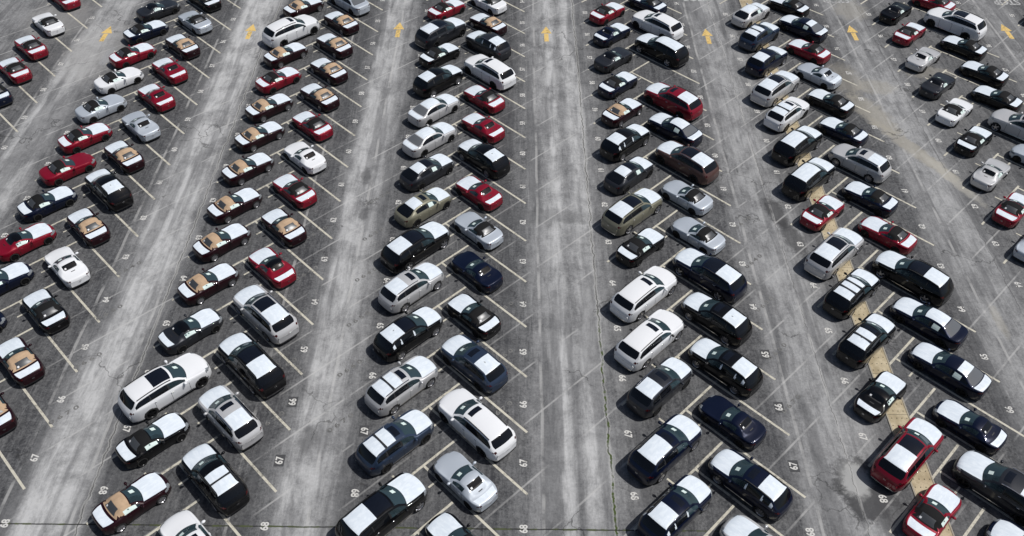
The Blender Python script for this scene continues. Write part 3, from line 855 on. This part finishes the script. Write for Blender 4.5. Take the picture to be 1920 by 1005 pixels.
def build_car(line, kind, col, style, hoodw, lidw, x, y, scl, stall):
    pm = PAINT[col]
    root = bpy.data.objects.new(KINDNAME[kind], None); link(root); root.empty_display_size = .3
    left = line in (2, 4, 6, 8, 10, 12, 14)
    root.location = (x, y, 0); root.rotation_euler = (0, 0, math.radians((45 if left else 135) + random.uniform(-.8, .8))); root.scale = (scl, scl, scl)
    key = (kind, style if kind not in ('soft', 'hard') else '')
    if key not in _cut: _cut[key] = cut_shell(kind, style if kind not in ('soft', 'hard') else '')
    roofc = M['tan'] if style == 'tan' else M['canvas']
    hardc = PAINT[style] if kind == 'hard' and style in PAINT else pm
    mats = {'body': pm, 'underbody': M['liner'], 'hood': M['film'] if hoodw else pm, 'lid': M['film'] if lidw else pm, 'lower_trim': M['plastic'], 'cowl_trim': M['plastic'],
            'windscreen': M['glass'], 'front_window': M['glass'], 'back_window': M['privacy'], 'rear_window': M['canvasglass'] if kind == 'soft' else M['backlight'] if kind == 'sedan' else M['privacy'],
            'soft_top': roofc, 'hard_top': hardc, 'deck_trim': M['plastic'], 'roof_film': M['film'], 'roof_panel': pm, 'roof_window': M['roofglass'],
            'pillar_film': M['film'], 'pillar_trim': M['plastic'], 'headlight': M['lamp'], 'taillight': M['tail'], 'grille': M['plastic']}
    nm = {'lid': 'trunk_lid' if kind in ('soft', 'hard', 'sedan') else 'tailgate', 'hood': 'hood'}
    glassp = {}
    for tg, sd, me in _cut[key]:
        o = obj(nm.get(tg, tg), me, mats[tg], root)
        if tg in ('hood', 'lid') and (hoodw if tg == 'hood' else lidw) and col != 'white': o['label'] = 'white film wrapped over the ' + ('hood' if tg == 'hood' else 'trunk')
        glassp[tg, sd] = o
    S = SPEC[kind]
    silver = style == 'tan' or (kind in ('compact', 'large') and col in ('black', 'platinum', 'navy', 'zircon') or (kind == 'large' and line == 8))
    tyre, barrel, rim = wheel_meshes(S['R'], 5 if kind in ('large', 'sedan') else 10)
    for wx in S['wx']:
        for s in (1, -1):
            w_ = obj('wheel', tyre, M['tyre'], root); w_.location = (wx, s * (float(pchip(S['plan'])(wx)) - .108), S['R'])
            obj('barrel', barrel, M['liner'], w_)
            obj('rim', rim, M['silverrim'] if silver else M['blackrim'], w_)
    for name, me, mt, s in extras(kind):
        m_ = {'paint': M['plastic'] if (col in ('black', 'white') and kind != 'soft' and hash((line, stall)) % 4 == 0) else pm, 'handle': M['chrome'] if kind == 'large' else pm, 'seatmat': M['tanseat'] if style == 'tan' else M['seat']}.get(mt, mt)
        obj(name, me, m_, root)
    def sheet(s, x0, x1, parent):
        kk = (kind, s, x0, x1)
        if kk not in _sheet: _sheet[kk] = side_sheet(*kk)
        obj('window_sheet', _sheet[kk], M['paper'], root)
    if kind in ('soft', 'hard'):
        if left: sheet(-1, -.69, -.02, None)
        if kind + 'tag' not in _sheet: _sheet[kind + 'tag'] = tag_mesh(kind)
        obj('window_tag', _sheet[kind + 'tag'], M['tag'], root)
    elif kind == 'hatch' and left: sheet(-1, -.12, .30, None)
    elif kind == 'sedan' and not left and col == 'navy': sheet(1, -.90, -.45, None)
    if kind in ('compact', 'large'):
        key2 = kind + 'rail'
        if key2 not in _sheet:
            ms = []
            for s in (1, -1):
                mb = MB(); xs_ = np.linspace(S['wst'] - .25, S['rt'] + .15, 9)
                tp = pchip(S['top'])
                for a, b in zip(xs_[:-1], xs_[1:]):
                    ya = s * (S['wr'] + .0)
                    za, zb2 = float(tp(a)) - .045, float(tp(b)) - .045
                    q = [(a, ya - .02, za), (b, ya - .02, zb2), (b, ya + .02, zb2), (a, ya + .02, za)]
                    mb.poly([(p[0], p[1], p[2] + .03) for p in q])
                    for i0, i1 in ((0, 1), (2, 3)): mb.poly([q[i0], q[i1], (q[i1][0], q[i1][1], q[i1][2] + .03), (q[i0][0], q[i0][1], q[i0][2] + .03)])
                ms.append(mb.mesh('roof_rail'))
            _sheet[key2] = ms
        for me in _sheet[key2]: obj('roof_rail', me, M['plastic'] if col in ('black', 'white', 'navy', 'red', 'zircon') else M['chrome'], root)
    if (line, stall) in ((3, 62), (6, 66), (7, 66), (9, 65), (7, 61), (10, 66)):       # scribbled marks on the roof film
        kk = (kind, 'mark')
        if kk not in _sheet:
            mb = MB(); xa = S['rt'] + .62; tp = pchip(S['top'])
            for dx, dy, w_, l_ in ((0, .04, .025, .13), (.05, .0, .05, .03)):
                f = lambda x, y: (x, y, float(tp(x)) - .065 * (abs(y) / S['wr']) ** 2.2 + .008)
                mb.poly([f(xa + dx, dy), f(xa + dx + l_, dy + .02), f(xa + dx + l_, dy + w_ + .02), f(xa + dx, dy + w_)][::-1])
            _sheet[kk] = mb.mesh('pen_marking')
        obj('pen_marking', _sheet[kk], M['plastic'], root)
    if 'bars' in style:
        for xb in ((-.98,) if 'full' not in style else (-.30, -.95)):
            kk = (kind, 'bar', xb)
            if kk not in _sheet:
                mb = MB(); z = surf_z(kind, xb); mb.box(xb - .045, xb + .045, -S['wr'] + .02, S['wr'] - .02, z + .008, z + .045); _sheet[kk] = mb.mesh('crossbar')
            obj('crossbar', _sheet[kk], M['plastic'], root)
    pair, side = LINES[line]
    cname = {'platinum': 'pale silver', 'silver': 'bluish silver', 'gunmetal': 'dark grey', 'zircon': 'sand green', 'slate': 'slate blue', 'maroon': 'dark maroon', 'navy': 'navy blue'}.get(col, col)
    if kind == 'soft': what = '%s roadster with %s canvas top' % (cname, style)
    elif kind == 'hard': what = '%s hardtop coupe' % cname
    else: what = '%s %s' % (cname, {'sedan': 'sedan', 'hatch': 'hatchback', 'compact': 'crossover', 'large': 'suv'}[kind]) + (' with white film roof' if 'full' in style else ' with half white roof' if 'rear' in style or 'bars' in style else '')
    if kind == 'hard' and hoodw: what += ' with white wrapped hood'
    root['label'] = '%s, stall %d, %s half of %s double row' % (what, stall, side, ORD[pair])
    root['category'] = CATEGORY[kind]
    root['group'] = 'cars stored in the %s half of the %s double row' % (side, ORD[pair])
    return root
LINES = {1: (-3, 'right'), 2: (-2, 'left'), 3: (-2, 'right'), 4: (-1, 'left'), 5: (-1, 'right'), 6: (0, 'left'), 7: (0, 'right'), 8: (1, 'left'), 9: (1, 'right'), 10: (2, 'left'), 11: (2, 'right'), 12: (3, 'left'), 13: (3, 'right'), 14: (4, 'left')}

# line, kind, colour, roof, hood wrapped, lid wrapped, x, y, scale, stall
CARS = [
    (1, 'soft', 'red', 'black', 1, 1, -42.3, 77.05, 1.0, 55),
    (1, 'soft', 'white', 'black', 0, 0, -42.09, 72.37, 1.0, 56),
    (1, 'soft', 'red', 'black', 1, 1, -42.09, 68.4, 1.0, 57),
    (1, 'soft', 'red', 'black', 1, 1, -42.05, 64.75, 1.0, 58),
    (1, 'soft', 'navy', 'black', 1, 1, -42.32, 61.34, 1.0, 59),
    (2, 'hard', 'gunmetal', 'black', 0, 0, -32.87, 75.06, 1.0, 56),
    (2, 'soft', 'navy', 'black', 1, 1, -32.88, 71.25, 1.0, 57),
    (2, 'soft', 'red', 'black', 1, 1, -32.84, 67.31, 1.0, 58),
    (2, 'soft', 'white', 'black', 0, 0, -32.79, 63.41, 1.0, 59),
    (2, 'soft', 'silver', 'black', 0, 0, -32.91, 59.34, 1.0, 60),
    (2, 'soft', 'red', 'black', 1, 1, -32.83, 55.43, 1.0, 61),
    (2, 'soft', 'red', 'black', 0, 0, -32.79, 51.61, 1.0, 62),
    (2, 'soft', 'navy', 'black', 1, 1, -32.82, 47.7, 1.0, 63),
    (2, 'hard', 'red', 'black', 1, 0, -32.85, 43.73, 1.0, 64),
    (2, 'soft', 'navy', 'black', 1, 0, -32.91, 39.9, 1.0, 65),
    (2, 'soft', 'navy', 'black', 0, 0, -32.95, 35.69, 1.0, 66),
    (3, 'soft', 'black', 'black', 1, 1, -29.13, 77.1, 1.0, 55),
    (3, 'soft', 'silver', 'black', 0, 0, -28.99, 73.01, 1.0, 56),
    (3, 'soft', 'maroon', 'tan', 1, 1, -29.01, 68.89, 1.0, 57),
    (3, 'hard', 'red', 'red', 1, 1, -29.04, 64.98, 1.0, 58),
    (3, 'hard', 'red', 'red', 1, 1, -29.01, 60.98, 1.0, 59),
    (3, 'hard', 'silver', 'silver', 0, 0, -29.07, 57.04, 1.0, 60),
    (3, 'soft', 'maroon', 'tan', 1, 1, -29.16, 53.19, 1.0, 61),
    (3, 'compact', 'black', 'rear', 1, 0, -28.95, 49.16, 1.0, 62),
    (3, 'soft', 'maroon', 'tan', 1, 1, -29.14, 45.32, 1.0, 63),
    (3, 'hard', 'white', 'white', 0, 0, -29.18, 41.39, 1.0, 64),
    (3, 'soft', 'black', 'black', 1, 1, -29.11, 37.49, 1.0, 65),
    (3, 'soft', 'maroon', 'tan', 1, 1, -29.15, 33.45, 1.0, 66),
    (3, 'soft', 'maroon', 'tan', 1, 1, -29.33, 29.86, 1.0, 67),
    (4, 'soft', 'maroon', 'tan', 1, 1, -19.57, 75.86, 1.0, 56),
    (4, 'large', 'white', 'sun', 0, 0, -19.88, 71.32, 1.037, 57),
    (4, 'soft', 'maroon', 'tan', 1, 1, -19.69, 67.68, 1.0, 58),
    (4, 'soft', 'red', 'black', 1, 1, -19.57, 63.73, 1.0, 59),
    (4, 'soft', 'maroon', 'tan', 1, 1, -19.54, 59.76, 1.0, 60),
    (4, 'soft', 'maroon', 'tan', 1, 1, -19.5, 55.9, 1.0, 61),
    (4, 'soft', 'maroon', 'tan', 1, 1, -19.54, 51.89, 1.0, 62),
    (4, 'soft', 'maroon', 'tan', 1, 1, -19.57, 47.75, 1.0, 63),
    (4, 'soft', 'maroon', 'tan', 1, 1, -19.57, 43.92, 1.0, 64),
    (4, 'soft', 'maroon', 'tan', 1, 1, -19.5, 40.0, 1.0, 65),
    (4, 'hard', 'gunmetal', 'black', 1, 1, -19.58, 35.97, 1.0, 66),
    (4, 'large', 'white', 'pano', 0, 0, -19.84, 31.5, 1.027, 67),
    (4, 'soft', 'black', 'black', 1, 1, -19.57, 28.0, 1.0, 68),
    (4, 'soft', 'maroon', 'tan', 1, 1, -19.53, 24.12, 1.0, 69),
    (5, 'sedan', 'silver', 'sun', 0, 0, -15.46, 76.93, 1.0, 55),
    (5, 'soft', 'maroon', 'tan', 1, 1, -15.72, 73.24, 1.0, 56),
    (5, 'soft', 'maroon', 'tan', 1, 1, -15.78, 69.3, 1.0, 57),
    (5, 'soft', 'maroon', 'tan', 1, 1, -15.64, 65.23, 1.0, 58),
    (5, 'soft', 'maroon', 'tan', 1, 1, -15.79, 61.31, 1.0, 59),
    (5, 'soft', 'red', 'black', 1, 1, -15.72, 57.32, 1.0, 60),
    (5, 'hard', 'white', 'white', 0, 0, -15.61, 53.29, 1.0, 61),
    (5, 'soft', 'red', 'black', 1, 1, -15.69, 49.39, 1.0, 62),
    (5, 'soft', 'maroon', 'tan', 1, 1, -15.73, 45.51, 1.0, 63),
    (5, 'hard', 'red', 'black', 1, 1, -15.75, 41.55, 1.0, 64),
    (5, 'large', 'platinum', 'pano+rear', 1, 0, -15.28, 37.28, 1.0, 65),
    (5, 'large', 'black', 'pano+rear', 1, 0, -15.27, 33.24, 1.0, 66),
    (5, 'compact', 'platinum', 'sun+rear', 1, 0, -15.68, 29.49, 1.0, 67),
    (5, 'compact', 'black', 'bars', 1, 0, -15.56, 25.53, 1.0, 68),
    (5, 'sedan', 'white', 'sun', 0, 0, -15.62, 21.59, 1.0, 69),
    (6, 'soft', 'red', 'black', 1, 1, -6.21, 75.79, 1.0, 56),
    (6, 'large', 'gunmetal', 'pano+rear', 1, 0, -6.45, 71.33, 1.0, 57),
    (6, 'soft', 'black', 'black', 1, 1, -6.34, 67.87, 1.0, 58),
    (6, 'compact', 'black', 'rear', 1, 0, -6.2, 63.71, 1.0, 59),
    (6, 'sedan', 'platinum', 'full', 1, 1, -6.27, 59.58, 1.0, 60),
    (6, 'sedan', 'platinum', 'full', 1, 1, -6.33, 55.65, 1.0, 61),
    (6, 'hatch', 'gunmetal', 'pano+rear', 1, 0, -6.24, 51.68, 1.0, 62),
    (6, 'hatch', 'zircon', 'sun+rear', 1, 0, -6.22, 47.72, 1.0, 63),
    (6, 'large', 'black', 'pano+rear', 1, 0, -6.39, 43.5, 1.0, 64),
    (6, 'compact', 'platinum', 'sun+rear', 1, 0, -6.35, 39.74, 1.0, 65),
    (6, 'compact', 'black', 'pano+rear+film', 1, 0, -6.19, 35.81, 1.0, 66),
    (6, 'compact', 'platinum', 'sun+bars', 1, 0, -6.22, 31.84, 1.0, 67),
    (6, 'compact', 'slate', 'sun+bars', 1, 0, -6.21, 27.95, 1.0, 68),
    (6, 'large', 'black', 'pano+rear', 1, 0, -6.45, 23.58, 1.0, 69),
    (7, 'soft', 'white', 'black', 0, 0, -2.41, 77.16, 1.0, 55),
    (7, 'soft', 'maroon', 'tan', 1, 1, -2.36, 73.21, 1.0, 56),
    (7, 'compact', 'gunmetal', 'rear+film', 1, 0, -2.24, 69.37, 1.0, 57),
    (7, 'large', 'white', 'sun', 0, 0, -1.99, 65.07, 1.0, 58),
    (7, 'soft', 'red', 'black', 1, 1, -2.37, 61.29, 1.0, 59),
    (7, 'hard', 'red', 'red', 1, 1, -2.34, 57.33, 1.0, 60),
    (7, 'compact', 'black', 'rear', 1, 0, -2.17, 53.29, 1.0, 61),
    (7, 'hard', 'red', 'red', 1, 1, -2.4, 49.38, 1.0, 62),
    (7, 'soft', 'silver', 'black', 0, 0, -2.29, 45.38, 1.0, 63),
    (7, 'hard', 'navy', 'navy', 0, 0, -2.26, 41.38, 1.0, 64),
    (7, 'soft', 'black', 'black', 1, 1, -2.33, 37.46, 1.0, 65),
    (7, 'compact', 'slate', 'sun+rear', 1, 0, -2.16, 33.53, 1.0, 66),
    (7, 'large', 'white', 'sun', 0, 0, -1.85, 29.18, 1.0, 67),
    (7, 'hard', 'silver', 'silver', 0, 1, -2.32, 25.62, 1.0, 68),
    (7, 'soft', 'black', 'black', 1, 1, -2.49, 21.94, 1.0, 69),
    (8, 'soft', 'red', 'black', 1, 1, 8.75, 75.52, 1.0, 56),
    (8, 'hard', 'navy', 'navy', 1, 1, 8.9, 71.72, 1.0, 57),
    (8, 'hard', 'gunmetal', 'black', 0, 0, 8.71, 67.54, 1.0, 58),
    (8, 'soft', 'navy', 'black', 1, 1, 8.81, 63.62, 1.0, 59),
    (8, 'soft', 'maroon', 'tan', 1, 1, 8.83, 59.66, 1.0, 60),
    (8, 'compact', 'black', 'rear+film', 1, 0, 8.72, 55.48, 1.0, 61),
    (8, 'hatch', 'gunmetal', 'pano+rear', 1, 0, 8.68, 51.58, 1.0, 62),
    (8, 'large', 'zircon', 'pano+rear', 1, 0, 8.53, 47.36, 1.0, 63),
    (8, 'soft', 'black', 'black', 1, 1, 8.82, 43.91, 1.0, 64),
    (8, 'large', 'white', 'sun', 0, 0, 8.57, 39.36, 1.0, 65),
    (8, 'large', 'white', 'sun', 0, 0, 8.53, 35.5, 1.0, 66),
    (8, 'compact', 'gunmetal', 'sun+rear', 1, 0, 8.77, 31.94, 1.0, 67),
    (8, 'compact', 'navy', 'sun+rearlong', 1, 0, 8.58, 27.67, 1.058, 68),
    (8, 'compact', 'navy', 'sun+rear+film', 1, 0, 8.68, 23.9, 1.0, 69),
    (9, 'soft', 'navy', 'black', 1, 1, 12.61, 77.26, 1.0, 55),
    (9, 'large', 'white', 'sun', 0, 0, 13.05, 73.03, 1.0, 56),
    (9, 'large', 'black', 'full', 1, 0, 12.97, 68.9, 1.0, 57),
    (9, 'large', 'red', 'sun+rear', 1, 0, 13.03, 61.02, 1.0, 59),
    (9, 'sedan', 'navy', 'full', 1, 1, 12.72, 57.27, 1.0, 60),
    (9, 'large', 'brown', 'pano+rear', 1, 0, 13.07, 53.02, 1.0, 61),
    (9, 'soft', 'silver', 'black', 0, 0, 12.6, 49.15, 1.0, 62),
    (9, 'soft', 'silver', 'black', 0, 0, 12.82, 45.1, 1.0, 63),
    (9, 'large', 'navy', 'pano+rear', 1, 0, 12.99, 41.14, 1.0, 64),
    (9, 'compact', 'black', 'sun+rear', 1, 0, 12.85, 37.33, 1.0, 65),
    (9, 'compact', 'black', 'sun+rear+film', 1, 0, 12.77, 33.48, 1.0, 66),
    (9, 'hard', 'navy', 'navy', 0, 0, 12.55, 29.62, 1.0, 67),
    (9, 'compact', 'navy', 'sun+rear+film', 1, 0, 12.79, 25.55, 1.0, 68),
    (9, 'sedan', 'platinum', 'sun', 1, 0, 12.82, 21.66, 1.0, 69),
    (10, 'hatch', 'platinum', 'full', 1, 0, 22.06, 75.39, 1.0, 56),
    (10, 'compact', 'slate', 'sun+bars', 1, 0, 22.07, 71.45, 1.0, 57),
    (10, 'compact', 'navy', 'sun+rear', 1, 0, 21.93, 67.31, 1.0, 58),
    (10, 'large', 'platinum', 'pano+rear', 1, 0, 21.8, 63.06, 1.0, 59),
    (10, 'compact', 'white', 'sun+bars', 0, 0, 22.0, 59.46, 1.0, 60),
    (10, 'compact', 'black', 'fullstrip', 1, 0, 21.92, 55.31, 1.062, 61),
    (10, 'compact', 'black', 'full', 1, 0, 21.86, 51.25, 1.07, 62),
    (10, 'soft', 'red', 'black', 1, 1, 22.04, 47.63, 1.0, 63),
    (10, 'large', 'platinum', 'pano+rear', 1, 0, 21.76, 43.33, 1.0, 64),
    (10, 'compact', 'black', 'fullbars', 1, 0, 21.95, 39.65, 1.0, 65),
    (10, 'compact', 'black', 'sun+bars', 1, 0, 21.81, 35.67, 1.0, 66),
    (10, 'hard', 'black', 'black', 1, 1, 21.52, 31.53, 1.0, 67),
    (10, 'large', 'red', 'pano+rear', 1, 0, 21.79, 27.51, 1.0, 68),
    (10, 'soft', 'red', 'black', 1, 1, 22.03, 23.94, 1.0, 69),
    (11, 'soft', 'black', 'black', 1, 1, 25.93, 77.11, 1.0, 55),
    (11, 'sedan', 'navy', 'rear', 1, 1, 26.3, 73.09, 1.0, 56),
    (11, 'soft', 'red', 'black', 1, 1, 25.96, 69.21, 1.0, 57),
    (11, 'hard', 'silver', 'silver', 0, 1, 25.91, 65.29, 1.0, 58),
    (11, 'soft', 'black', 'black', 1, 1, 25.93, 61.32, 1.0, 59),
    (11, 'soft', 'navy', 'black', 1, 1, 25.94, 57.33, 1.0, 60),
    (11, 'compact', 'platinum', 'sun+rear', 0, 0, 26.11, 53.21, 1.0, 61),
    (11, 'soft', 'navy', 'black', 1, 1, 25.82, 49.28, 1.0, 62),
    (11, 'soft', 'red', 'black', 1, 1, 25.93, 45.38, 1.0, 63),
    (11, 'large', 'black', 'pano+rear', 1, 0, 26.29, 41.1, 1.0, 64),
    (11, 'sedan', 'navy', 'full', 1, 0, 26.1, 37.25, 1.0, 65),
    (11, 'sedan', 'navy', 'rear', 1, 1, 26.09, 33.47, 1.0, 66),
    (11, 'hard', 'navy', 'navy', 1, 1, 25.9, 29.5, 1.0, 67),
    (11, 'large', 'gunmetal', 'sun+rear', 1, 0, 26.2, 25.36, 1.0, 68),
    (11, 'soft', 'navy', 'black', 1, 1, 26.1, 21.9, 1.0, 69),
    (12, 'hard', 'black', 'black', 0, 0, 35.79, 76.23, 1.0, 56),
    (12, 'soft', 'red', 'black', 1, 1, 35.88, 72.41, 1.0, 57),
    (12, 'hard', 'platinum', 'platinum', 0, 0, 35.76, 68.14, 1.0, 58),
    (12, 'hard', 'gunmetal', 'black', 0, 0, 35.66, 64.05, 1.0, 59),
    (12, 'soft', 'white', 'black', 0, 0, 35.74, 60.18, 1.0, 60),
    (12, 'soft', 'black', 'black', 1, 1, 35.89, 56.33, 1.0, 61),
    (12, 'hard', 'platinum', 'platinum', 0, 0, 35.66, 52.19, 1.0, 62),
    (12, 'soft', 'red', 'black', 1, 1, 35.79, 48.19, 1.0, 63),
    (12, 'hard', 'silver', 'silver', 0, 0, 35.83, 44.48, 1.0, 64),
    (13, 'soft', 'red', 'black', 1, 1, 39.91, 78.05, 1.0, 55),
    (13, 'large', 'white', 'pano', 0, 0, 40.45, 73.9, 1.063, 56),
    (13, 'soft', 'black', 'black', 1, 1, 39.96, 70.14, 1.0, 57),
    (13, 'soft', 'black', 'black', 1, 1, 40.21, 65.93, 1.0, 58),
    (13, 'soft', 'black', 'black', 1, 1, 39.85, 62.11, 1.0, 59),
    (13, 'large', 'platinum', 'pano', 0, 0, 40.22, 57.77, 1.0, 60),
    (13, 'hard', 'silver', 'silver', 0, 0, 39.91, 54.02, 1.0, 61),
    (14, 'soft', 'black', 'black', 0, 0, 49.28, 76.01, 1.0, 56),
]
for row in CARS: build_car(*row)
